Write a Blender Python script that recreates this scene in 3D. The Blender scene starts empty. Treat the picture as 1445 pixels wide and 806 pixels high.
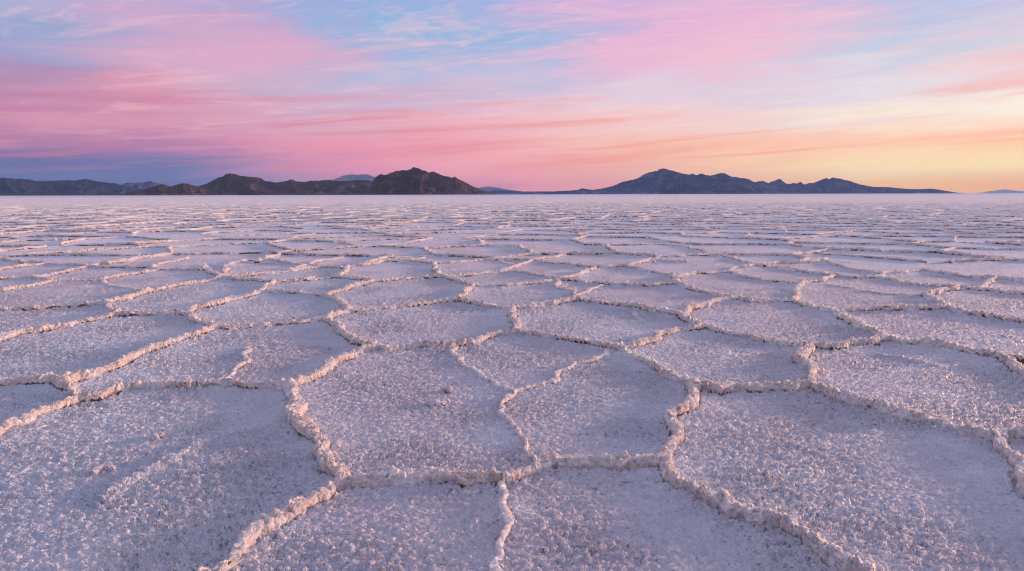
import bpy, math
import numpy as np
from mathutils import Matrix, Vector

R = math.radians
W, H, F = 1445.0, 806.0, 959.0          # photograph size and focal length in its pixels
CAM_H = 1.2
PITCH = math.atan((403.0 - 274.4) / F)
ROLL = R(0.14)
rng = np.random.RandomState(7)
scene = bpy.context.scene
COL = scene.collection

# ------------------------------------------------------------------ camera
cam_rot = Matrix.Rotation(R(90) - PITCH, 4, 'X') @ Matrix.Rotation(-ROLL, 4, 'Z')
cam = bpy.data.cameras.new('camera')
cam.sensor_fit = 'HORIZONTAL'; cam.sensor_width = 36.0; cam.lens = 36.0 * F / W
cam.clip_start = 0.05; cam.clip_end = 80000.0
cam_o = bpy.data.objects.new('camera', cam)
cam_o.matrix_world = Matrix.Translation((0, 0, CAM_H)) @ cam_rot
COL.objects.link(cam_o); scene.camera = cam_o
CR = np.array(cam_rot.to_3x3())

def ray(px, py):
    d = CR @ np.array([(px - W / 2) / F, (H / 2 - py) / F, -1.0])
    return d / np.linalg.norm(d)
def ground_pt(px, py):
    d = ray(px, py); t = CAM_H / max(1e-4, -d[2])
    return d[0] * t, d[1] * t

# ------------------------------------------------------------------ noise
TAB = rng.rand(512, 512).astype(np.float32)
def vnoise(x, y, seed=0):
    x = x + seed * 37.17; y = y + seed * 91.73
    xi = np.floor(x).astype(np.int64); yi = np.floor(y).astype(np.int64)
    fx = x - xi; fy = y - yi
    fx = fx * fx * fx * (fx * (fx * 6 - 15) + 10); fy = fy * fy * fy * (fy * (fy * 6 - 15) + 10)
    a = TAB[xi & 511, yi & 511]; b = TAB[(xi + 1) & 511, yi & 511]
    c = TAB[xi & 511, (yi + 1) & 511]; d = TAB[(xi + 1) & 511, (yi + 1) & 511]
    return (a + (b - a) * fx) * (1 - fy) + (c + (d - c) * fx) * fy
def fbm(x, y, octs=4, seed=0, gain=0.5):
    s = 0; a = 1.0; t = 0
    for k in range(octs):
        c, sn = math.cos(0.7 * k), math.sin(0.7 * k)
        s = s + a * vnoise((x * c - y * sn) * 2 ** k, (x * sn + y * c) * 2 ** k, seed + k * 3)
        t += a; a *= gain
    return s / t

# ------------------------------------------------------------------ mesh + material helpers
def mesh_from(name, verts, quads, mat, smooth=True, tris=None):
    me = bpy.data.meshes.new(name)
    nv = len(verts); me.vertices.add(nv)
    me.vertices.foreach_set('co', np.ascontiguousarray(verts, dtype=np.float32).ravel())
    nq = len(quads); me.loops.add(nq * 4); me.polygons.add(nq)
    me.loops.foreach_set('vertex_index', np.ascontiguousarray(quads, dtype=np.int32).ravel())
    me.polygons.foreach_set('loop_start', np.arange(0, nq * 4, 4, dtype=np.int32))
    me.update(calc_edges=True)
    me.polygons.foreach_set('use_smooth', np.full(nq, smooth))
    me.materials.append(mat)
    o = bpy.data.objects.new(name, me); COL.objects.link(o)
    return o
def attr(o, name, data):
    a = o.data.attributes.new(name, 'FLOAT', 'POINT')
    a.data.foreach_set('value', np.ascontiguousarray(data, dtype=np.float32))
def tag(o, label, cat, kind=None, group=None):
    o['label'] = label; o['category'] = cat
    if kind: o['kind'] = kind
    if group: o['group'] = group
def lin(c):
    return tuple((v / 255 / 12.92) if v / 255 <= 0.04045 else ((v / 255 + 0.055) / 1.055) ** 2.4 for v in c) + (1.0,)

class NT:
    def __init__(s, tree): s.t = tree; s.n = tree.nodes; s.l = tree.links
    def node(s, kind, **kw):
        n = s.n.new(kind)
        for k, v in kw.items(): setattr(n, k, v)
        return n
    def put(s, sock, v):
        if isinstance(v, bpy.types.NodeSocket): s.l.new(v, sock)
        else: sock.default_value = v
    def m(s, op, a, b=None, c=None, clamp=False):
        n = s.node('ShaderNodeMath', operation=op); n.use_clamp = clamp
        s.put(n.inputs[0], a)
        if b is not None: s.put(n.inputs[1], b)
        if c is not None: s.put(n.inputs[2], c)
        return n.outputs[0]
    def step(s, v, a, b, lo=0.0, hi=1.0):
        n = s.node('ShaderNodeMapRange', interpolation_type='SMOOTHSTEP')
        s.put(n.inputs[0], v)
        for i, q in enumerate((a, b, lo, hi)): n.inputs[i + 1].default_value = q
        return n.outputs[0]
    def mix(s, f, a, b, blend='MIX'):
        n = s.node('ShaderNodeMix', data_type='RGBA', blend_type=blend)
        s.put(n.inputs[0], f); s.put(n.inputs[6], a); s.put(n.inputs[7], b)
        return n.outputs[2]
    def noise(s, vec, scale, detail=2.0, rough=0.5, dist=0.0, kind='FBM'):
        n = s.node('ShaderNodeTexNoise', noise_dimensions='3D', noise_type=kind)
        s.put(n.inputs['Vector'], vec); s.put(n.inputs['Scale'], scale)
        n.inputs['Detail'].default_value = detail; n.inputs['Roughness'].default_value = rough
        n.inputs['Distortion'].default_value = dist
        return n.outputs[0]
    def voro(s, vec, scale, feature='SMOOTH_F1', smooth=0.5):
        n = s.node('ShaderNodeTexVoronoi', feature=feature)
        s.put(n.inputs['Vector'], vec); n.inputs['Scale'].default_value = scale
        if feature == 'SMOOTH_F1': n.inputs['Smoothness'].default_value = smooth
        return n.outputs['Distance']
    def mapping(s, vec, loc=(0, 0, 0), rot=(0, 0, 0), scale=(1, 1, 1)):
        n = s.node('ShaderNodeMapping'); s.put(n.inputs[0], vec)
        n.inputs[1].default_value = loc; n.inputs[2].default_value = rot; n.inputs[3].default_value = scale
        return n.outputs[0]
    def combine(s, x, y, z=0.0):
        n = s.node('ShaderNodeCombineXYZ'); s.put(n.inputs[0], x); s.put(n.inputs[1], y); s.put(n.inputs[2], z)
        return n.outputs[0]
    def ramp(s, f, stops, interp='LINEAR'):
        n = s.node('ShaderNodeValToRGB'); s.put(n.inputs[0], f)
        cr = n.color_ramp; cr.interpolation = interp
        while len(cr.elements) > 1: cr.elements.remove(cr.elements[-1])
        cr.elements[0].position = stops[0][0]; cr.elements[0].color = stops[0][1]
        for p, c in stops[1:]:
            e = cr.elements.new(p); e.color = c
        return n.outputs[0]
    def attr(s, name):
        n = s.node('ShaderNodeAttribute', attribute_name=name); return n.outputs['Fac']

def new_mat(name):
    m = bpy.data.materials.new(name); m.use_nodes = True; m.node_tree.nodes.clear()
    t = NT(m.node_tree)
    out = t.node('ShaderNodeOutputMaterial'); b = t.node('ShaderNodeBsdfPrincipled')
    t.l.new(b.outputs[0], out.inputs['Surface'])
    b.inputs['Roughness'].default_value = 0.75
    b.inputs['Specular IOR Level'].default_value = 0.3
    tc = t.node('ShaderNodeTexCoord')
    return m, t, b, out, tc.outputs['Object']

# ---- salt crust of the flat
def salt_mat():
    m, t, b, out, P = new_mat('salt_crust'); m.displacement_method = 'BOTH'
    big = t.noise(P, 0.55, 3, 0.6)
    patch = t.noise(t.mapping(P, (9, 3, 0)), 2.3, 4, 0.6)
    grain = t.noise(P, 38, 3, 0.65, 0.5)
    c = t.mix(t.step(big, 0.35, 0.65), (0.60, 0.62, 0.69, 1), (0.72, 0.69, 0.725, 1))
    far = t.noise(t.mapping(P, (1, 5, 0), scale=(1, 0.6, 1)), 0.11, 5, 0.65)
    c = t.mix(t.step(far, 0.40, 0.58, 0, 0.8), c, (0.64, 0.565, 0.61, 1))
    c = t.mix(t.step(patch, 0.52, 0.72, 0, 0.55), c, (0.84, 0.81, 0.83, 1))
    dust = t.noise(t.mapping(P, (4, 8, 0)), 0.8, 5, 0.68)
    c = t.mix(t.step(dust, 0.54, 0.70, 0, 0.3), c, (0.56, 0.49, 0.52, 1))
    c = t.mix(t.step(grain, 0.45, 0.27, 0, 0.5), c, (0.36, 0.37, 0.50, 1))
    # reddish mineral stain that creeps from the ridges onto the plates
    st = t.m('MULTIPLY', t.step(t.attr('rd'), 2.6, 1.0), t.step(t.noise(P, 5.5, 4, 0.7), 0.5, 0.68))
    c = t.mix(t.m('MULTIPLY', st, 0.6), c, (0.52, 0.36, 0.34, 1))
    t.put(b.inputs['Base Color'], c)
    t.put(b.inputs['Roughness'], t.step(patch, 0.3, 0.7, 0.62, 0.42))
    b.inputs['Specular IOR Level'].default_value = 0.5
    # displacement: scaly lumps, crystals, grains
    S = t.mapping(P, rot=(0, 0, R(35)), scale=(1.0, 1.7, 1.0))
    l1 = t.noise(S, 19, 4, 0.6, 0.8)
    l2 = t.voro(t.mapping(P, rot=(0, 0, R(-20)), scale=(1.0, 1.45, 1.0)), 44, smooth=0.6)
    l3 = t.noise(S, 62, 3, 0.6, 0.4)
    amp = t.step(t.noise(P, 1.3, 2, 0.5), 0.38, 0.64, 0.75, 1.25)
    h = t.m('MULTIPLY', t.m('SUBTRACT', l1, 0.5), 0.050)
    h = t.m('ADD', h, t.m('MULTIPLY', t.m('SUBTRACT', 0.45, l2), 0.026))
    h = t.m('ADD', h, t.m('MULTIPLY', t.m('SUBTRACT', l3, 0.5), 0.032))
    # sparse raised welts
    w = t.noise(t.mapping(P, rot=(0, 0, R(35)), scale=(1.0, 2.2, 1.0)), 3.2, 5, 0.62, 0.3)
    h = t.m('ADD', h, t.m('MULTIPLY', t.step(w, 0.60, 0.72), 0.016))
    h = t.m('MULTIPLY', t.m('MULTIPLY', h, amp), t.attr('lod'))
    d = t.node('ShaderNodeDisplacement'); t.put(d.inputs['Height'], h)
    d.inputs['Midlevel'].default_value = 0; d.inputs['Scale'].default_value = 1
    t.l.new(d.outputs[0], out.inputs['Displacement'])
    return m

def ridge_mat():
    m, t, b, out, P = new_mat('salt_ridge_crust'); m.displacement_method = 'BOTH'
    n1 = t.noise(P, 3.0, 4, 0.6); n2 = t.noise(P, 30, 4, 0.65)
    c = t.mix(t.step(n1, 0.35, 0.65), (0.84, 0.68, 0.59, 1), (0.86, 0.77, 0.74, 1))
    c = t.mix(t.step(n2, 0.44, 0.30, 0, 0.65), c, (0.46, 0.31, 0.26, 1))
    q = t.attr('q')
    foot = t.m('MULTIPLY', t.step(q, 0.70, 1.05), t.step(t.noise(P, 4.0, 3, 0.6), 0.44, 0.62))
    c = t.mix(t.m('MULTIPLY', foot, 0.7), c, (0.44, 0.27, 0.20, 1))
    shade_line = t.m('MULTIPLY', t.step(q, 0.92, 1.05), t.step(n1, 0.62, 0.42))
    c = t.mix(shade_line, c, (0.10, 0.06, 0.055, 1))  # dark contact shade under the ridge edge, put into the colour
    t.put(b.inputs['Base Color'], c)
    b.inputs['Roughness'].default_value = 0.6
    v = t.voro(P, 30, smooth=0.3); v2 = t.voro(t.mapping(P, (3, 1, 2)), 52, smooth=0.6)
    n3 = t.noise(P, 95, 3, 0.6)
    nj = t.noise(P, 19, 5, 0.66, 0.9)
    h = t.m('MULTIPLY', t.m('SUBTRACT', nj, 0.47), 0.085)
    h = t.m('ADD', h, t.m('MULTIPLY', t.m('SUBTRACT', 0.42, v), 0.044))
    h = t.m('ADD', h, t.m('MULTIPLY', t.m('SUBTRACT', 0.42, v2), 0.022))
    h = t.m('ADD', h, t.m('MULTIPLY', t.m('SUBTRACT', n3, 0.5), 0.012))
    h = t.m('MULTIPLY', h, t.attr('amp'))
    d = t.node('ShaderNodeDisplacement'); t.put(d.inputs['Height'], h)
    d.inputs['Midlevel'].default_value = 0; d.inputs['Scale'].default_value = 1
    t.l.new(d.outputs[0], out.inputs['Displacement'])
    return m
SALT = salt_mat(); RIDGE = ridge_mat()

# ------------------------------------------------------------------ ridge lines traced on the flat
MAIN = """
485 688;465 695;435 720;405 740;360 765;335 790;312 806;285 830;240 880
485 685;500 688;530 688;560 686;590 684;615 680;640 684;665 686;690 684;712 685;722 685;747 672;772 660;797 657;827 662;857 665;887 665;922 664;940 661
940 661;942 645;957 625;954 595;967 580;974 560;977 549
485 685;472 675;457 665;455 635;435 620;418 597;407 575;410 560;407 548
407 548;440 535;460 525;490 510;528 494
528 494;552 496;573 494;594 491;621 491;639 490;663 484;687 479;711 473;729 471
729 471;730 453;726 436
726 436;711 435;691 434;670 430;646 426
646 426;625 428;594 432;566 435;538 437;514 439;493 442;480 447;465 453
465 453;476 463;485 473;500 482;514 491;528 494
465 453;433 456;398 460;367 462;336 464;311 466;298 465
298 465;284 473;242 484;215 499;187 510;159 522;131 532;104 537;93 542
93 542;99 553;104 562;104 567
93 542;74 539;52 544;28 546;0 548;-60 553;-200 556
104 567;83 575;52 588;28 601;0 617;-80 655;-200 720
104 565;121 563;145 562;173 553;208 550;242 550;277 549;308 544;322 543;343 550;367 551;388 550;407 548
298 465;287 458;270 449;262 446
262 446;242 444;215 445;187 446;170 446
170 446;159 439;148 430
170 446;138 454;104 461;69 468;35 473;0 484;-80 500;-220 530
148 430;121 434;87 435;52 438;0 440;-100 442;-250 446
148 430;173 425;201 416;221 413;249 406;277 402;304 397;313 394
313 394;298 387;289 382;290 376
313 394;332 397;360 398;383 402
313 394;367 390;401 386;433 381;460 379;482 380
383 402;372 414;346 421;318 427;294 434;277 438;262 446
372 414;398 416;426 417;464 421
383 402;415 400;450 396;478 394;487 387;492 378;515 376;545 370;575 370;600 366
464 421;480 414;504 406;528 400;556 398;587 395;623 393
464 421;480 427;490 434;495 441
478 394;504 397;528 400
623 393;614 382;611 373
611 373;649 371;682 368;722 368;752 369
611 373;585 370;545 370
623 393;635 397;656 403;670 406
670 406;659 415;646 426
670 406;694 406;718 406;746 402;781 399
623 393;639 393;677 389;711 385;729 378;752 369
715 384;739 387;763 392;790 397
790 397;808 394;822 387;839 381
752 369;765 372;799 375;832 379;859 380;885 378
752 369;775 366;795 362
787 398;787 406;805 413;816 424
726 436;760 434;787 430;816 425
816 425;843 428;871 431;900 435;923 440;945 443;964 447
790 397;825 399;853 402;884 404;923 404;957 402
885 378;915 385;949 391;957 402
885 378;919 369;964 372
957 402;958 395;983 389;1029 387
957 402;975 410;1006 418;1034 423
1034 423;1013 429;990 435;972 440;964 447
964 447;966 450;979 459;989 464
989 464;960 469;938 476;915 487;900 491;878 495
989 464;1013 470;1051 476;1073 484;1104 489;1141 493
729 471;774 477;812 485;850 492;878 495
878 495;900 508;930 525;950 535;977 549
1141 493;1138 508;1141 527;1145 548
1145 550;1126 553;1104 552;1070 555;1036 554;1009 555;977 549
1145 550;1164 559;1194 570;1232 578;1262 587;1296 597;1334 606;1364 614;1387 621;1405 626
1405 626;1417 645;1432 665;1444 687;1475 720;1520 780
1405 626;1427 622;1445 622;1500 628;1600 640
1141 493;1179 495;1202 489;1232 487;1251 481
1251 481;1236 472;1217 465;1194 455;1179 446;1160 437;1134 433;1117 428
1117 428;1089 428;1062 429;1034 423
1117 428;1126 416;1133 404
1133 404;1156 401;1177 392
1133 404;1111 402;1081 398;1051 393;1029 387
1251 481;1277 486;1307 489;1337 492;1364 496;1390 503;1420 508;1445 514;1500 522
1405 506;1428 520;1445 529;1500 560
1308 420;1334 414;1349 409
1308 420;1319 429;1337 438
1337 438;1296 440;1262 440;1228 440;1179 441
1337 438;1364 446;1390 451;1445 459;1520 470
1349 409;1315 406;1277 401;1243 394
1349 409;1390 412;1428 416;1445 418;1530 428
1243 394;1221 394;1194 393;1164 389;1126 384;1096 382
1243 394;1247 386;1277 386;1300 383;1334 387;1371 393;1401 395;1445 399;1520 404
1403 396;1386 406;1380 412
1029 387;1031 379;1057 378;1067 377;1097 378;1131 385;1164 390
994 358;1031 365;1054 372;1064 376
1064 376;1097 373;1147 373;1164 368
1164 368;1171 373;1197 380;1241 387
940 663;952 677;977 695;1002 712;1032 730;1072 745;1102 745;1127 760;1152 780;1172 795;1202 806;1250 830;1330 890
0 396;43 394;70 399
-60 416;0 413;33 407;72 400;100 399;127 398;143 397
145 397;167 393;193 389;220 385;233 383;267 383;290 383
225 384;213 379;240 372;267 367
123 379;133 380;193 380;213 379
123 379;93 387;47 394
123 379;140 375;187 368;213 365
0 383;40 377;67 374;100 376;123 377
43 371;67 374
-60 388;0 383
313 394;320 377;350 370;383 369;407 373;437 377
437 377;447 372;482 365
437 377;400 385
437 377;460 379
482 393;505 395;519 399
"""
THIN = """
711 685;710 720;712 770;722 795;737 818;750 860
312 544;318 534;332 522;346 510;356 499;357 492
727 555;711 548;691 536;670 525;656 511;646 498;639 492
727 555;742 551;763 544;791 539;796 532;794 525;803 518;822 515;839 508;857 503;862 496
727 555;713 575;713 583;725 597;736 612;741 629;749 642;757 660
145 397;153 403;180 407;213 410
812 421;825 411;850 404
1133 404;1171 404;1213 411;1247 416;1281 418;1308 420
"""
FAINT = """
405 594;350 610;300 622;250 645;215 662;170 685;140 715
1243 503;1280 509;1316 516
895 438;905 452
"""
lines = []
for txt, wd, am in ((MAIN, 0.034, 0.036), (THIN, 0.016, 0.017), (FAINT, 0.0, 0.0)):
    for ln in txt.strip().splitlines():
        pts = [ground_pt(*map(float, p.split())) for p in ln.split(';')]
        lines.append((np.array(pts), wd, am))

# ------------------------------------------------------------------ polar sheet of the salt flat, finest near the viewpoint
az_d = np.arange(-48, 48.001, 0.08)
az_c = np.arange(50, 310.1, 2.0)
AZ = np.radians(np.concatenate([az_d, az_c]))
rr = [0.02, 0.3, 0.6, 0.9, 1.1, 1.25, 1.35]
while rr[-1] < 16000:
    r = rr[-1]
    dr = 0.6 * (r * r + 1.44) / 816.0
    if r < 30: dr = min(dr, 0.032)
    elif r < 90: dr = max(0.04, r * 0.0022)
    elif r < 520: dr = r * 0.0045
    else: dr = r * 0.035
    rr.append(r + max(dr, 0.0045))
RR = np.array(rr); DR = np.gradient(RR)
NR, NA = len(RR), len(AZ)
rg, ag = np.meshgrid(RR, AZ, indexing='ij')
X = rg * np.sin(ag); Y = rg * np.cos(ag)
wgrid = np.broadcast_to(DR[:, None], X.shape)
print('grid', NR, NA, NR * NA)

def warp(x, y):
    dx = 0.09 * (vnoise(x / 0.33, y / 0.33, 1) - .5) + 0.045 * (vnoise(x / 0.11, y / 0.11, 2) - .5) + 0.018 * (vnoise(x / 0.04, y / 0.04, 12) - .5)
    dy = 0.09 * (vnoise(x / 0.33, y / 0.33, 3) - .5) + 0.045 * (vnoise(x / 0.11, y / 0.11, 4) - .5) + 0.018 * (vnoise(x / 0.04, y / 0.04, 13) - .5)
    return x + dx, y + dy
XW, YW = warp(X, Y)
Q = np.full(X.shape, 99.0); AMP = np.full(X.shape, 0.04); WD = np.full(X.shape, 0.056); D = np.full(X.shape, 99.0)

# Voronoi plates outside the traced part
def voronoi(x, y, cs=2.25):
    sh = x.shape; x = (x / cs).ravel(); y = (y / cs).ravel()
    x = x + 0.16 * (vnoise(x * 1.1, y * 1.1, 31) - .5); y = y + 0.16 * (vnoise(x * 1.1, y * 1.1, 32) - .5)
    xi = np.floor(x).astype(np.int64); yi = np.floor(y).astype(np.int64)
    def pt(i, j):
        return i + 0.5 + 0.86 * (TAB[i & 511, j & 511] - .5), j + 0.5 + 0.86 * (TAB[(i + 91) & 511, (j + 213) & 511] - .5)
    best = np.full(x.shape, 1e9); ax = np.zeros_like(x); ay = np.zeros_like(x); ai = xi.copy(); aj = yi.copy()
    for i in (-1, 0, 1):
        for j in (-1, 0, 1):
            px, py = pt(xi + i, yi + j); d2 = (px - x) ** 2 + (py - y) ** 2
            k = d2 < best; best[k] = d2[k]; ax[k] = px[k]; ay[k] = py[k]; ai[k] = (xi + i)[k]; aj[k] = (yi + j)[k]
    e = np.full(x.shape, 9.0); hsh = np.zeros_like(x)
    for i in (-2, -1, 0, 1, 2):
        for j in (-2, -1, 0, 1, 2):
            if (i == 0 and j == 0) or abs(i) + abs(j) > 3: continue
            px, py = pt(ai + i, aj + j); vx = px - ax; vy = py - ay; L = np.sqrt(vx * vx + vy * vy) + 1e-9
            dd = ((ax + px) / 2 - x) * vx / L + ((ay + py) / 2 - y) * vy / L
            k = dd < e; e[k] = dd[k]
            hv = TAB[(ai + ai + i) & 511, (aj + aj + j) & 511]
            hsh[k] = hv[k]
    return (e * cs).reshape(sh), hsh.reshape(sh)
rows = RR < 520
vd = np.full(X.shape, 99.0); vh = np.zeros(X.shape)
vd[rows], vh[rows] = voronoi(XW[rows], YW[rows])
yb = ground_pt(722, 373)[1]
xl = np.abs(X) < 0.80 * Y + 0.35
traced = (Y < yb + 0.5 * (vnoise(X / 1.5, Y / 1.5, 9) - .5)) & xl & (Y > 0)
vw = 0.030 + 0.010 * vh; va = 0.034 + 0.018 * vh
va = np.where(vh < 0.10, 0.016, va); vw = np.where(vh < 0.10, 0.024, vw)
vd = np.where(traced, 99.0, vd)
D = vd.copy(); WD = vw.copy(); AMP = va.copy(); Q = D / WD
# traced polylines, each written only into the block of the sheet it touches
FD = np.full(X.shape, 9.0)
for pts, wd, am in lines:
    for (x0, y0), (x1, y1) in zip(pts[:-1], pts[1:]):
        L2 = (x1 - x0) ** 2 + (y1 - y0) ** 2 + 1e-12
        mg = 0.42
        rs = [math.hypot(x0, y0), math.hypot(x1, y1)]
        t = max(0, min(1, -(x0 * (x1 - x0) + y0 * (y1 - y0)) / L2))
        rs.append(math.hypot(x0 + t * (x1 - x0), y0 + t * (y1 - y0)))
        i0 = np.searchsorted(RR, min(rs) - mg); i1 = np.searchsorted(RR, max(rs) + mg) + 1
        a0, a1 = math.atan2(x0, y0), math.atan2(x1, y1)
        da = mg / max(0.5, min(rs))
        nd = len(az_d)
        j0 = np.searchsorted(AZ[:nd], min(a0, a1) - da); j1 = np.searchsorted(AZ[:nd], max(a0, a1) + da) + 1
        j1 = min(j1, nd)
        if j1 <= j0: continue
        s = (slice(i0, i1), slice(j0, j1))
        xx, yy = XW[s], YW[s]
        tt = np.clip(((xx - x0) * (x1 - x0) + (yy - y0) * (y1 - y0)) / L2, 0, 1)
        d = np.hypot(xx - x0 - tt * (x1 - x0), yy - y0 - tt * (y1 - y0))
        if wd == 0.0:
            FD[s] = np.minimum(FD[s], d); continue
        k = d / wd < Q[s]
        Q[s] = np.where(k, d / wd, Q[s]); D[s] = np.where(k, d, D[s]); WD[s] = np.where(k, wd, WD[s]); AMP[s] = np.where(k, am, AMP[s])
# width and height vary along the ridges; far away never narrower than the sheet can carry
wn = 0.42 + 0.50 * vnoise(X / 0.5, Y / 0.5, 5) + 0.45 * vnoise(X / 0.13, Y / 0.13, 6)
Wd = np.maximum(WD * wn, 1.0 * wgrid * (RR[:, None] > 4))
hn = 0.55 + 0.5 * vnoise(X / 0.7, Y / 0.7, 7) + 0.5 * vnoise(X / 0.16, Y / 0.16, 8)
q = D / Wd
fade = 1 - np.clip((rg - 250) / 250, 0, 1)
dist_gain = 1 + 1.3 * np.clip((rg - 12) / 65, 0, 1)
hn = hn * (1 - 0.55 * np.clip((vnoise(X / 0.21, Y / 0.21, 51) - 0.72) * 6, 0, 1))
hn = hn + (0.95 - hn) * 0.65 * np.clip((rg - 8) / 20, 0, 1)
Aa = AMP * hn * fade * dist_gain
prof = np.sqrt(np.clip(1 - np.clip(q, 0, 1) ** 2.4, 0, 1))
groove = np.exp(-(D / (0.22 * Wd)) ** 2) * np.clip((vnoise(X / 0.35, Y / 0.35, 10) - 0.36) * 4, 0, 1) * (WD > 0.04)
prof = prof * (1 - 0.75 * groove)
Zr = Aa * prof - 0.012 * (q > 0.0) * np.clip((q - 0.8) / 0.5, 0, 1)
skirt = AMP * 0.50 * np.exp(-(D / 0.13) ** 2) * fade
low = 0.030 * (fbm(X / 1.9, Y / 1.9, 3, 20) - .5) * np.clip((rg - 0.5) / 2, 0, 1) * (rg < 400)
trench = -0.020 * np.exp(-((q - 1.12) / 0.16) ** 2) * np.clip(AMP / 0.04, 0, 1) * np.clip((vnoise(X / 0.45, Y / 0.45, 14) - 0.25) * 3, 0, 1) * np.clip(2 - rg / 90, 0, 1) * dist_gain
welt = 0.020 * np.exp(-(FD / 0.034) ** 2) * (0.4 + 1.2 * vnoise(X / 0.09, Y / 0.09, 44))
Zg = skirt + low + trench + welt

idx = np.arange(NR * NA).reshape(NR, NA)
nx = np.concatenate([idx[:, 1:], idx[:, :1]], axis=1)
quads = np.stack([idx[:-1], idx[1:], nx[1:], nx[:-1]], axis=-1).reshape(-1, 4)
verts = np.stack([X, Y, Zg], axis=-1).reshape(-1, 3)
ground = mesh_from('salt_flat', verts, quads, SALT)
LOD = np.clip(1.15 - (rg - 6) / 22, 0.30, 1.0)
attr(ground, 'lod', LOD.ravel())
attr(ground, 'rd', (D / np.maximum(WD, 0.03)).ravel())
tag(ground, 'white lilac crusted salt flat of cracked polygon plates reaching to the mountains', 'salt flat', 'structure')

sel = (q < 1.35) & (fade > 0.02) & (rg > 1.0)
sf = sel.ravel()[quads].any(axis=1)
qd = quads[sf]
used, inv = np.unique(qd.ravel(), return_inverse=True)
rv = np.stack([X.ravel()[used], Y.ravel()[used], (Zg + Zr).ravel()[used]], axis=-1)
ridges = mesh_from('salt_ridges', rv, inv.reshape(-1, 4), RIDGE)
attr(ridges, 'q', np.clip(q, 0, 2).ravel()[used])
ampf = np.clip(AMP / 0.04, 0.25, 1.1) * np.clip(1.4 - q, 0.15, 1.0) * np.clip(1.25 - rg / 28, 0.35, 1)
attr(ridges, 'amp', ampf.ravel()[used])
tag(ridges, 'raised knobbly cream and pink salt ridges outlining the polygon plates of the flat', 'salt ridges', 'stuff')

# ------------------------------------------------------------------ loose salt clumps
import bmesh
def clump(name, px, py, blobs, label, seed):
    gx, gy = ground_pt(px, py)
    g = np.random.RandomState(seed)
    bm = bmesh.new()
    for (ox, oy, sx, sy, sz) in blobs:
        r = bmesh.ops.create_icosphere(bm, subdivisions=5, radius=1.0)
        rot = g.rand() * 6.28
        for v in r['verts']:
            p = v.co.copy()
            n1 = fbm(np.array([p.x * 2.2 + seed * 3]), np.array([p.y * 2.2 + p.z * 1.7]), 4, 3)[0]
            n2 = vnoise(np.array([p.x * 7]), np.array([p.y * 7 + p.z * 5]), seed)[0]
            k = 0.62 + 0.6 * n1 + 0.18 * n2
            x, y, z = p.x * k * sx, p.y * k * sy, p.z * k * sz
            c, s = math.cos(rot), math.sin(rot)
            v.co = Vector((ox + x * c - y * s, oy + x * s + y * c, z))
    me = bpy.data.meshes.new(name); bm.to_mesh(me); bm.free()
    me.polygons.foreach_set('use_smooth', np.full(len(me.polygons), True))
    me.materials.append(CLUMP)
    o = bpy.data.objects.new(name, me); COL.objects.link(o); o.location = (gx, gy, 0.004)
    tag(o, label, 'salt clump', None, 'loose salt clumps on the plates')
def clump_mat():
    m, t, b, out, P = new_mat('salt_clump_crust')
    c = t.mix(t.step(t.noise(P, 9, 4, 0.6), 0.38, 0.6), (0.64, 0.56, 0.60, 1), (0.76, 0.68, 0.70, 1))
    t.put(b.inputs['Base Color'], c)
    n = t.m('ADD', t.noise(P, 60, 4, 0.65), t.voro(P, 45))
    bp = t.node('ShaderNodeBump'); t.put(bp.inputs['Height'], n); bp.inputs['Distance'].default_value = 0.012
    t.l.new(bp.outputs[0], b.inputs['Normal'])
    return m
CLUMP = clump_mat()
clump('salt_clump', 617, 570, [(0, 0, .05, .032, .022), (.045, .03, .03, .026, .017), (-.04, .02, .025, .02, .014)],
      'larger lower salt clump of the two in the middle of the large central plate', 3)
clump('salt_clump', 634, 551, [(0, 0, .026, .02, .02), (-.03, .01, .018, .015, .012)],
      'small pale salt clump just above a bigger clump on the large central plate', 5)
clump('salt_clump', 218, 619, [(0, 0, .028, .02, .02), (.01, .035, .02, .018, .016)],
      'small salt clump alone in the upper middle of the large bottom left plate', 8)
clump('salt_clump', 141, 664, [(0, 0, .045, .018, .016), (.04, .012, .022, .016, .014)],
      'elongated salt clump low on the large bottom left plate near its faint welt', 11)
clump('salt_clump', 475, 628, [(0, 0, .034, .03, .026), (.01, -.035, .026, .022, .02)],
      'rounded peach salt clump against the right side of the thick double ridge', 14)

# ------------------------------------------------------------------ mountains
def rock_mat(name, c1, c2, c3, scale):
    m, t, b, out, P = new_mat(name)
    z = t.mapping(P, scale=(1, 1, 2.2))
    n = t.noise(z, 1 / (900 * scale), 6, 0.62, 0.6); n2 = t.noise(z, 1 / (170 * scale), 5, 0.65, 0.4)
    c = t.mix(t.step(n, 0.40, 0.62), c1, c2)
    c = t.mix(t.step(n2, 0.50, 0.64, 0, 0.7), c, c3)
    t.put(b.inputs['Base Color'], c); b.inputs['Roughness'].default_value = 0.95
    b.inputs['Specular IOR Level'].default_value = 0.1
    bp = t.node('ShaderNodeBump'); t.put(bp.inputs['Height'], t.noise(P, 1 / (60 * scale), 6, 0.7))
    bp.inputs['Distance'].default_value = 14 * scale; t.l.new(bp.outputs[0], b.inputs['Normal'])
    return m
ROCK_BROWN = rock_mat('brown_rock', (0.060, 0.047, 0.058, 1), (0.125, 0.068, 0.062, 1), (0.18, 0.12, 0.115, 1), 1.0)
ROCK_HAZE_BLUE = rock_mat('blue_haze_rock', (0.045, 0.080, 0.18, 1), (0.085, 0.110, 0.20, 1), (0.22, 0.18, 0.23, 1), 0.9)  # blue of haze and backlight painted into the rock colour
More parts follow.
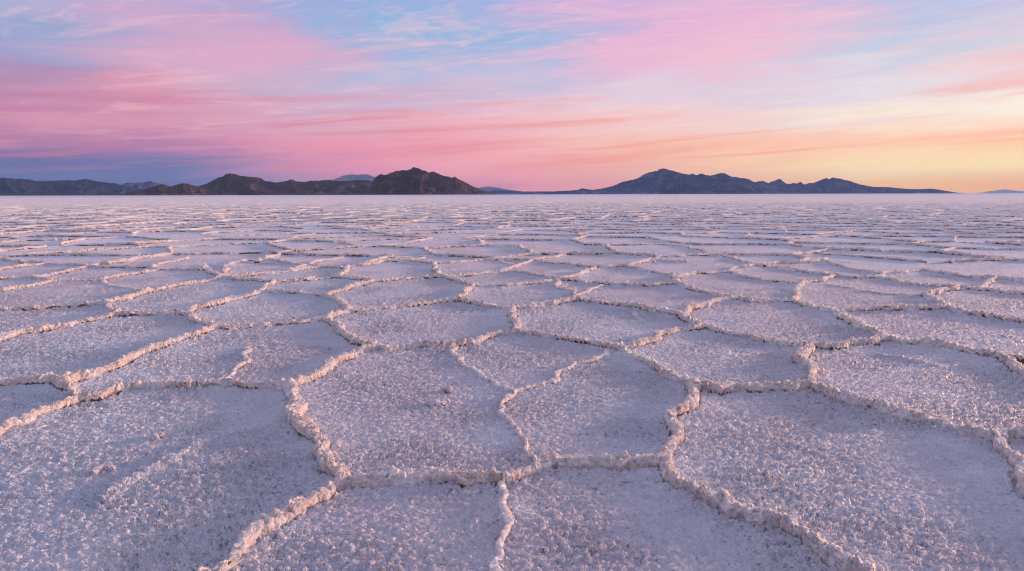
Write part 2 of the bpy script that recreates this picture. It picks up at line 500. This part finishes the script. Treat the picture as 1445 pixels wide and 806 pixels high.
ROCK_HAZE_FAR = rock_mat('far_haze_rock', (0.22, 0.26, 0.36, 1), (0.27, 0.30, 0.38, 1), (0.34, 0.33, 0.38, 1), 1.6)  # pale blue of the far haze painted into the rock colour

ROCK_DUSK = rock_mat('dusk_rock', (0.030, 0.042, 0.080, 1), (0.040, 0.050, 0.088, 1), (0.060, 0.062, 0.095, 1), 1.2)
ROCK_HAZE_PALE = rock_mat('pale_haze_rock', (0.46, 0.48, 0.58, 1), (0.50, 0.52, 0.60, 1), (0.56, 0.56, 0.62, 1), 1.6)  # paler still: extra haze of the last hill put into its colour
def mountain(name, prof, dist, depth, mat, label, cat, seed, rough=0.55, nu=520, nv=151, lam=None, base_y=None):
    P = []
    for px, py in prof:
        d = ray(px, py); az = math.atan2(d[0], d[1]); el = math.asin(d[2])
        P.append((az, max(0.0, dist / math.cos(0) * math.tan(el) + CAM_H)))
    P = np.array(P); a0, a1 = P[0, 0], P[-1, 0]
    ac = 0.5 * (a0 + a1); W_ = (a1 - a0) * dist
    az = np.linspace(a0, a1, nu); prf = np.interp(az, P[:, 0], P[:, 1])
    prf = prf + (fbm(az * dist / (dist * 0.006), az * 0, 4, seed, 0.66) - .5) * 0.15 * prf
    lam = lam or max(110, W_ / 8)
    v = np.linspace(-1, 1, nv)
    A, V = np.meshgrid(az, v, indexing='ij'); PR = np.repeat(prf[:, None], nv, 1)
    U = (A - ac) * dist; Y_ = V * depth
    # spurs and gullies run down from the crest
    wx = U + 0.9 * lam * (fbm(U / lam / 2, Y_ / lam / 2, 3, seed + 1) - .5)
    depth = depth * 0.42; Y_ = V * depth
    g = lambda a, b, sd, o=1: np.clip(np.abs(2 * fbm(a, b, o, sd, 0.4) - 1) * 2.4, 0, 1.1)
    r1 = g(wx / lam, Y_ / (lam * 2.6), seed + 2, 2)
    r2 = g(wx / lam * 2.2 + Y_ / lam * 0.5, Y_ / (lam * 1.1), seed + 5, 2)
    r3 = g(wx / lam * 5 - Y_ / lam * 0.6, Y_ / (lam * 0.4), seed + 8, 2)
    av = np.abs(V)
    env = (1 - av) ** 1.1 * (0.35 + 0.65 * (1 - av))
    cut = 0.62 * r1 + 0.30 * r2 + 0.13 * r3
    Hh = PR * env - rough * 0.95 * PR * cut * np.clip(av * 5, 0, 1) ** 0.8 * np.clip((1 - av) * 1.6, 0, 1)
    Hh = np.maximum(Hh, 0.012 * PR * (1 - av)) - 1.5 * (av > 0.985) - 0.2
    crest = 0.22 * depth * (fbm(U / lam / 2.4, U * 0 + seed, 2, seed + 11) - .5)
    dd = dist + Y_ + crest * (1 - av)
    # keep each crest where the photograph has it although its distance wanders
    Hh = Hh * np.where(Hh > 0, dd / dist, 1)
    x = dd * np.sin(A); y = dd * np.cos(A)
    ox, oy = dist * math.sin(ac), dist * math.cos(ac)
    vt = np.stack([x - ox, y - oy, Hh], -1).reshape(-1, 3)
    id_ = np.arange(nu * nv).reshape(nu, nv)
    qs = np.stack([id_[:-1, :-1], id_[1:, :-1], id_[1:, 1:], id_[:-1, 1:]], -1).reshape(-1, 4)
    o = mesh_from(name, vt, qs, mat); o.location = (ox, oy, 0)
    tag(o, label, cat, 'structure')
    return o

mountain('mountain', [(520, 274), (525, 257), (528, 252), (532, 249), (537, 246), (545, 245.5), (552, 243), (558, 242), (565, 241), (573, 240), (578, 238), (583, 236), (587, 237), (590, 236.3), (597, 240), (603, 243), (612, 242), (620, 245), (628, 248), (635, 250), (642, 250), (650, 254), (660, 259), (670, 264), (680, 268), (690, 271.5), (700, 274)],
         6000, 1300, ROCK_BROWN, 'dark brown rocky mountain with a double peak standing in the centre', 'mountain', 40, 0.6)
mountain('mountain', [(235, 275), (250, 272), (262, 267), (275, 264), (290, 260), (300, 255), (310, 250), (320, 245.5), (327, 244.3), (334, 246), (340, 247.5), (352, 249), (362, 250), (372, 254), (382, 257), (390, 258), (402, 256), (410, 253), (420, 256), (430, 257), (438, 255), (450, 255), (460, 254), (475, 255), (490, 255.5), (505, 254), (518, 254), (530, 257), (545, 265), (560, 274)],
         7600, 1300, ROCK_BROWN, 'low brown hills with one pointed summit, left of the double peaked mountain', 'hills', 60, 0.6)
mountain('mountain', [(165, 276), (180, 272), (195, 269), (205, 267), (215, 264), (222, 261.5), (228, 259.5), (234, 261), (240, 263), (248, 261), (256, 258.5), (264, 259), (275, 262), (285, 265), (296, 270), (310, 275)],
         6600, 600, ROCK_BROWN, 'small dark knoll in front of the low brown hills on the left', 'hills', 75, 0.55, 360, 111)
mountain('mountain', [(-60, 276), (-40, 258), (-20, 253), (0, 251), (10, 250.8), (20, 252), (35, 253), (50, 255), (70, 255.5), (90, 255), (105, 254.5), (112, 253), (125, 253), (130, 255), (145, 256), (158, 258.5), (170, 261), (185, 264), (200, 267), (220, 270), (245, 275)],
         11500, 1700, ROCK_DUSK, 'long low dark blue range at the far left edge', 'mountain range', 90, 0.4)
mountain('mountain', [(140, 275), (160, 263), (172, 260), (182, 257.5), (192, 258), (202, 257.5), (213, 255.3), (220, 257), (228, 259), (238, 263), (255, 268), (280, 275)],
         13500, 1500, ROCK_HAZE_BLUE, 'hazy violet ridge peeping out behind the dark left range', 'mountain', 105, 0.4, 360, 111)
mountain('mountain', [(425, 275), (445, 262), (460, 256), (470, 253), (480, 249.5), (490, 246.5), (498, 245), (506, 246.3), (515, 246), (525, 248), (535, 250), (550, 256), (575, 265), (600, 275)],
         15000, 1600, ROCK_HAZE_FAR, 'pale blue far mountain rising behind the brown hills', 'mountain', 120, 0.35, 360, 111)
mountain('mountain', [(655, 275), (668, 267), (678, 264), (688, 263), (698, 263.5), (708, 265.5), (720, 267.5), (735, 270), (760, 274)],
         14500, 900, ROCK_HAZE_FAR, 'faint low blue hump beside the foot of the double peaked mountain', 'hills', 130, 0.35, 300, 90)
mountain('mountain', [(670, 275), (685, 271), (700, 268.5), (720, 269), (740, 270), (780, 270), (805, 268.8), (816, 267.5), (822, 265.3), (829, 267), (845, 268.5), (870, 269), (900, 270), (930, 275)],
         9300, 600, ROCK_HAZE_BLUE, 'low dark strip of foothills between the two large mountains', 'hills', 140, 0.35, 420, 90)
mountain('mountain', [(810, 274.5), (830, 269), (845, 267), (860, 264), (870, 260.5), (880, 256), (888, 255), (895, 253), (905, 249), (912, 245), (920, 243), (928, 241), (935, 239), (941, 240), (948, 240.3), (955, 242), (963, 245), (970, 246), (978, 245), (984, 246.5), (992, 245.5), (997, 247), (1002, 248.2), (1010, 246), (1018, 244.5), (1025, 246), (1033, 249.5), (1045, 250.5), (1055, 253), (1063, 256), (1070, 258), (1076, 262), (1090, 268), (1110, 274)],
         10500, 1700, ROCK_HAZE_BLUE, 'largest dark blue mountain with a broad jagged crest, right of centre', 'mountain', 150, 1.1, 700, 161)
mountain('mountain', [(1045, 274), (1060, 259), (1072, 256), (1078, 255.5), (1084, 258.5), (1090, 256), (1100, 252.5), (1105, 256), (1110, 259.5), (1116, 259), (1120, 257.5), (1124, 259), (1129, 257), (1135, 259.7), (1150, 257), (1160, 253.5), (1166, 251.3), (1170, 252.5), (1176, 250), (1185, 252), (1200, 256), (1215, 260.5), (1230, 263.5), (1250, 264), (1270, 266), (1290, 267), (1305, 267), (1312, 266.2), (1322, 267), (1335, 269.3), (1350, 272), (1362, 274)],
         12300, 1500, ROCK_HAZE_BLUE, 'long blue serrated ridge tapering down to the right horizon', 'mountain range', 170, 1.0, 700, 141)
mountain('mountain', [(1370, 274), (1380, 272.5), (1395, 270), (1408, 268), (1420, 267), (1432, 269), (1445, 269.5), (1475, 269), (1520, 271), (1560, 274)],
         15500, 900, ROCK_HAZE_PALE, 'faint pale hill at the far right edge of the horizon', 'hills', 180, 0.3, 300, 90)

# ------------------------------------------------------------------ haze
def haze():
    bm = bmesh.new(); bmesh.ops.create_cube(bm, size=1.0)
    me = bpy.data.meshes.new('haze'); bm.to_mesh(me); bm.free()
    o = bpy.data.objects.new('haze', me); COL.objects.link(o)
    o.scale = (35400, 35400, 502); o.location = (0, 0, 502 / 2 - 3)
    m = bpy.data.materials.new('haze_air'); m.use_nodes = True; m.node_tree.nodes.clear(); t = NT(m.node_tree)
    out = t.node('ShaderNodeOutputMaterial'); v = t.node('ShaderNodeVolumePrincipled')
    v.inputs['Color'].default_value = (0.42, 0.62, 0.99, 1); v.inputs['Density'].default_value = HAZE
    v.inputs['Anisotropy'].default_value = 0.15
    t.l.new(v.outputs[0], out.inputs['Volume']); me.materials.append(m)
    tag(o, 'thin blue evening haze over the salt flat and mountains', 'haze', 'stuff')
HAZE = 1.9e-5
haze()

# ------------------------------------------------------------------ sky
SUN_AZ, SUN_EL = 70.0, 6.5
world = bpy.data.worlds.new('World'); scene.world = world; world.use_nodes = True
world.node_tree.nodes.clear(); t = NT(world.node_tree)
tc = t.node('ShaderNodeTexCoord'); sp = t.node('ShaderNodeSeparateXYZ'); t.l.new(tc.outputs['Generated'], sp.inputs[0])
x, y, z = sp.outputs
az = t.m('MULTIPLY', t.m('ARCTAN2', x, y), 180 / math.pi)
el = t.m('MULTIPLY', t.m('ARCSINE', z, clamp=False), 180 / math.pi)
# cloud deck: direction projected on a plane overhead; streaks lean to the right as they come nearer
zc = t.m('MAXIMUM', t.m('ADD', z, 0.045), 0.02)
cp = t.combine(t.m('DIVIDE', x, zc), t.m('DIVIDE', y, zc), 0.0)
rotd = t.mapping(cp, rot=(0, 0, R(24)), scale=(1, 1, 1))
stre = t.mapping(rotd, scale=(0.30, 0.62, 1))
n_a = t.noise(stre, 0.9, 10, 0.64, 0.9)
n_b = t.noise(t.mapping(stre, (5, 2, 0)), 2.6, 10, 0.68, 0.9)
n_c = t.noise(t.mapping(stre, (15, 7, 3)), 1.1, 10, 0.64, 1.2)
# band noise in azimuth / elevation, long and thin
be = t.m('SUBTRACT', el, t.m('MULTIPLY', az, 0.055))
bn = t.noise(t.combine(t.m('MULTIPLY', az, 0.055), t.m('MULTIPLY', be, 0.55), 0.0), 1.0, 9, 0.66, 0.7)
bn2 = t.noise(t.combine(t.m('MULTIPLY', az, 0.05), t.m('MULTIPLY', be, 0.45), 4.0), 1.0, 9, 0.66, 0.6)
el_w = t.m('ADD', el, t.m('MULTIPLY', t.m('SUBTRACT', bn, 0.5), t.step(el, 0.3, 9, 1.4, 6.5)))
az_w = t.m('ADD', az, t.m('MULTIPLY', t.m('SUBTRACT', bn2, 0.5), 30.0))
azf = t.m('MULTIPLY_ADD', az_w, 1 / 360.0, 0.5)
cols = [-37, -27.75, -18.5, -9.25, 0, 9.25, 18.5, 27.75, 37]
ROWS = [
 (0.5, [(75,110,165),(92,114,165),(150,140,188),(195,142,180),(236,155,175),(240,168,172),(250,190,162),(252,195,142),(250,184,135)]),
 (2.0, [(86,110,168),(105,116,172),(195,140,182),(228,148,182),(248,168,182),(246,178,172),(253,208,172),(254,228,182),(254,230,176)]),
 (3.7, [(178,120,168),(178,126,175),(228,148,180),(240,152,178),(246,172,186),(248,192,182),(252,194,176),(253,202,178),(252,186,160)]),
 (5.7, [(198,134,174),(218,150,180),(216,164,190),(236,168,188),(240,184,194),(244,200,202),(238,212,214),(242,224,220),(247,240,228)]),
 (8.0, [(176,142,184),(226,158,182),(200,178,208),(202,182,212),(214,192,218),(226,206,224),(220,203,222),(224,220,232),(236,196,204)]),
 (10.4,[(154,166,208),(210,168,202),(222,172,202),(168,184,222),(168,186,224),(230,182,212),(238,190,210),(190,202,226),(214,205,220)]),
 (12.8,[(164,175,214),(202,170,206),(200,166,206),(142,180,222),(136,182,226),(228,178,215),(234,186,212),(182,190,226),(210,192,220)]),
 (15.5,[(158,174,214),(164,174,214),(150,174,218),(158,174,222),(172,176,224),(212,176,218),(205,176,218),(205,185,222),(195,195,225)]),
]
OUT_L, OUT_B, OUT_R = [(70,100,155),(80,105,160),(110,115,170),(160,130,175),(180,145,185),(160,145,190),(160,155,200),(150,160,205)], (66,76,132), \
    [(250,175,120),(255,200,140),(255,218,160),(255,218,172),(250,215,190),(235,200,200),(215,190,212),(190,182,215)]
col = None
for k, (e, cs) in enumerate(ROWS):
    st = [(0.0, lin(OUT_B)), (0.5 - 110 / 360, lin(OUT_B)), (0.5 - 62 / 360, lin(OUT_L[k]))]
    st += [(0.5 + a / 360, lin(c)) for a, c in zip(cols, cs)]
    st += [(0.5 + 58 / 360, lin(OUT_R[k])), (0.5 + 88 / 360, lin((225, 160, 150))), (0.5 + 125 / 360, lin(OUT_B)), (1.0, lin(OUT_B))]
    c = t.ramp(azf, st)
    if col is None: col = c
    else:
        pe = ROWS[k - 1][0]
        col = t.mix(t.step(el_w, pe, e), col, c)
up = lin((190, 196, 230)); zen = lin((180, 194, 234))
col = t.mix(t.step(el_w, 16, 34), col, up); col = t.mix(t.step(el, 32, 80), col, zen)
# wisps: pink lit cloud over it, blue gaps through it, both only well above the horizon
hi = t.step(el, 3.0, 9.0)
lit = t.mix(t.step(az, -35, 30), lin((228, 156, 188)), lin((250, 205, 205)))
pink = t.m('MULTIPLY', t.step(n_a, 0.50, 0.70), t.m('MULTIPLY', hi, 0.34))
col = t.mix(pink, col, lit)
gap = t.m('MULTIPLY', t.step(n_c, 0.54, 0.72), t.m('MULTIPLY', t.step(el, 6.0, 11.0), 0.55))
col = t.mix(gap, col, t.mix(t.step(az, -35, 30), lin((140, 165, 212)), lin((175, 200, 225))))
fine = t.m('MULTIPLY', t.step(n_b, 0.52, 0.66), t.m('MULTIPLY', t.step(el, 1.5, 7.0), 0.34))
col = t.mix(fine, col, lin((250, 200, 208)))
rip = t.noise(t.mapping(rotd, rot=(0, 0, R(-30)), scale=(1.6, 4.5, 1)), 2.0, 8, 0.66, 1.4)
ripm = t.m('MULTIPLY', t.step(rip, 0.5, 0.68), t.m('MULTIPLY', t.step(el, 3.0, 9.0), t.m('MULTIPLY', t.step(n_a, 0.40, 0.56), 0.32)))
col = t.mix(ripm, col, lin((255, 206, 208)))
# low streaks near the horizon: salmon on the right, rose on the left
bs = t.noise(t.combine(t.m('MULTIPLY', az, 0.045), t.m('MULTIPLY', be, 1.0), 9.0), 1.0, 9, 0.62, 0.6)
low_m = t.m('MULTIPLY', t.step(bs, 0.50, 0.66), t.m('MULTIPLY', t.step(el, 0.8, 3.0), t.step(el, 10.0, 5.0)))
salmon = t.mix(t.step(az, -36, 20), lin((200, 118, 160)), lin((250, 165, 150)))
col = t.mix(t.m('MULTIPLY', low_m, 0.75), col, salmon)
pale = t.m('MULTIPLY', t.step(bs, 0.46, 0.34), t.m('MULTIPLY', t.step(el, 2.0, 4.0), t.step(el, 9.0, 6.0)))
col = t.mix(t.m('MULTIPLY', pale, 0.35), col, t.mix(t.step(az, -36, 30), lin((238, 160, 182)), lin((255, 238, 205))))
# below the horizon
col = t.mix(t.step(el, -1.0, -6.0), col, lin((150, 135, 160)))
gm = t.node('ShaderNodeGamma'); t.put(gm.inputs[0], col); gm.inputs[1].default_value = 1.06; col = gm.outputs[0]
bg = t.node('ShaderNodeBackground'); t.put(bg.inputs['Color'], col); bg.inputs['Strength'].default_value = 1.0
sky = t.node('ShaderNodeTexSky', sky_type='NISHITA'); sky.sun_disc = False
sky.sun_elevation = R(2.0); sky.sun_rotation = R(SUN_AZ); sky.air_density = 1.0; sky.dust_density = 1.0
bg2 = t.node('ShaderNodeBackground'); t.l.new(sky.outputs[0], bg2.inputs['Color']); bg2.inputs['Strength'].default_value = 0.03
add = t.node('ShaderNodeAddShader'); t.l.new(bg.outputs[0], add.inputs[0]); t.l.new(bg2.outputs[0], add.inputs[1])
wo = t.node('ShaderNodeOutputWorld'); t.l.new(add.outputs[0], wo.inputs['Surface'])
world.cycles.sampling_method = 'MANUAL'; world.cycles.sample_map_resolution = 512

sun = bpy.data.lights.new('sun', 'SUN'); sun.energy = 4.1; sun.angle = R(4); sun.color = (1.0, 0.61, 0.44)
so = bpy.data.objects.new('sun', sun); COL.objects.link(so)
sd = Vector((math.sin(R(SUN_AZ)) * math.cos(R(SUN_EL)), math.cos(R(SUN_AZ)) * math.cos(R(SUN_EL)), math.sin(R(SUN_EL))))
so.rotation_euler = sd.to_track_quat('Z', 'Y').to_euler()

vs = scene.view_settings
vs.view_transform = 'Standard'; vs.look = 'None'; vs.exposure = 0.0; vs.gamma = 1.0; vs.use_curve_mapping = False
scene.cycles.pixel_filter_type = 'BLACKMAN_HARRIS'; scene.cycles.filter_width = 1.05
scene.cycles.max_bounces = 4; scene.cycles.diffuse_bounces = 2; scene.cycles.volume_bounces = 0
scene.cycles.use_adaptive_sampling = True; scene.cycles.adaptive_threshold = 0.03; scene.cycles.adaptive_min_samples = 20
scene.cycles.use_denoising = True; scene.cycles.denoiser = 'OPENIMAGEDENOISE'
scene.cycles.denoising_input_passes = 'RGB_ALBEDO_NORMAL'; scene.cycles.sample_clamp_indirect = 3.0
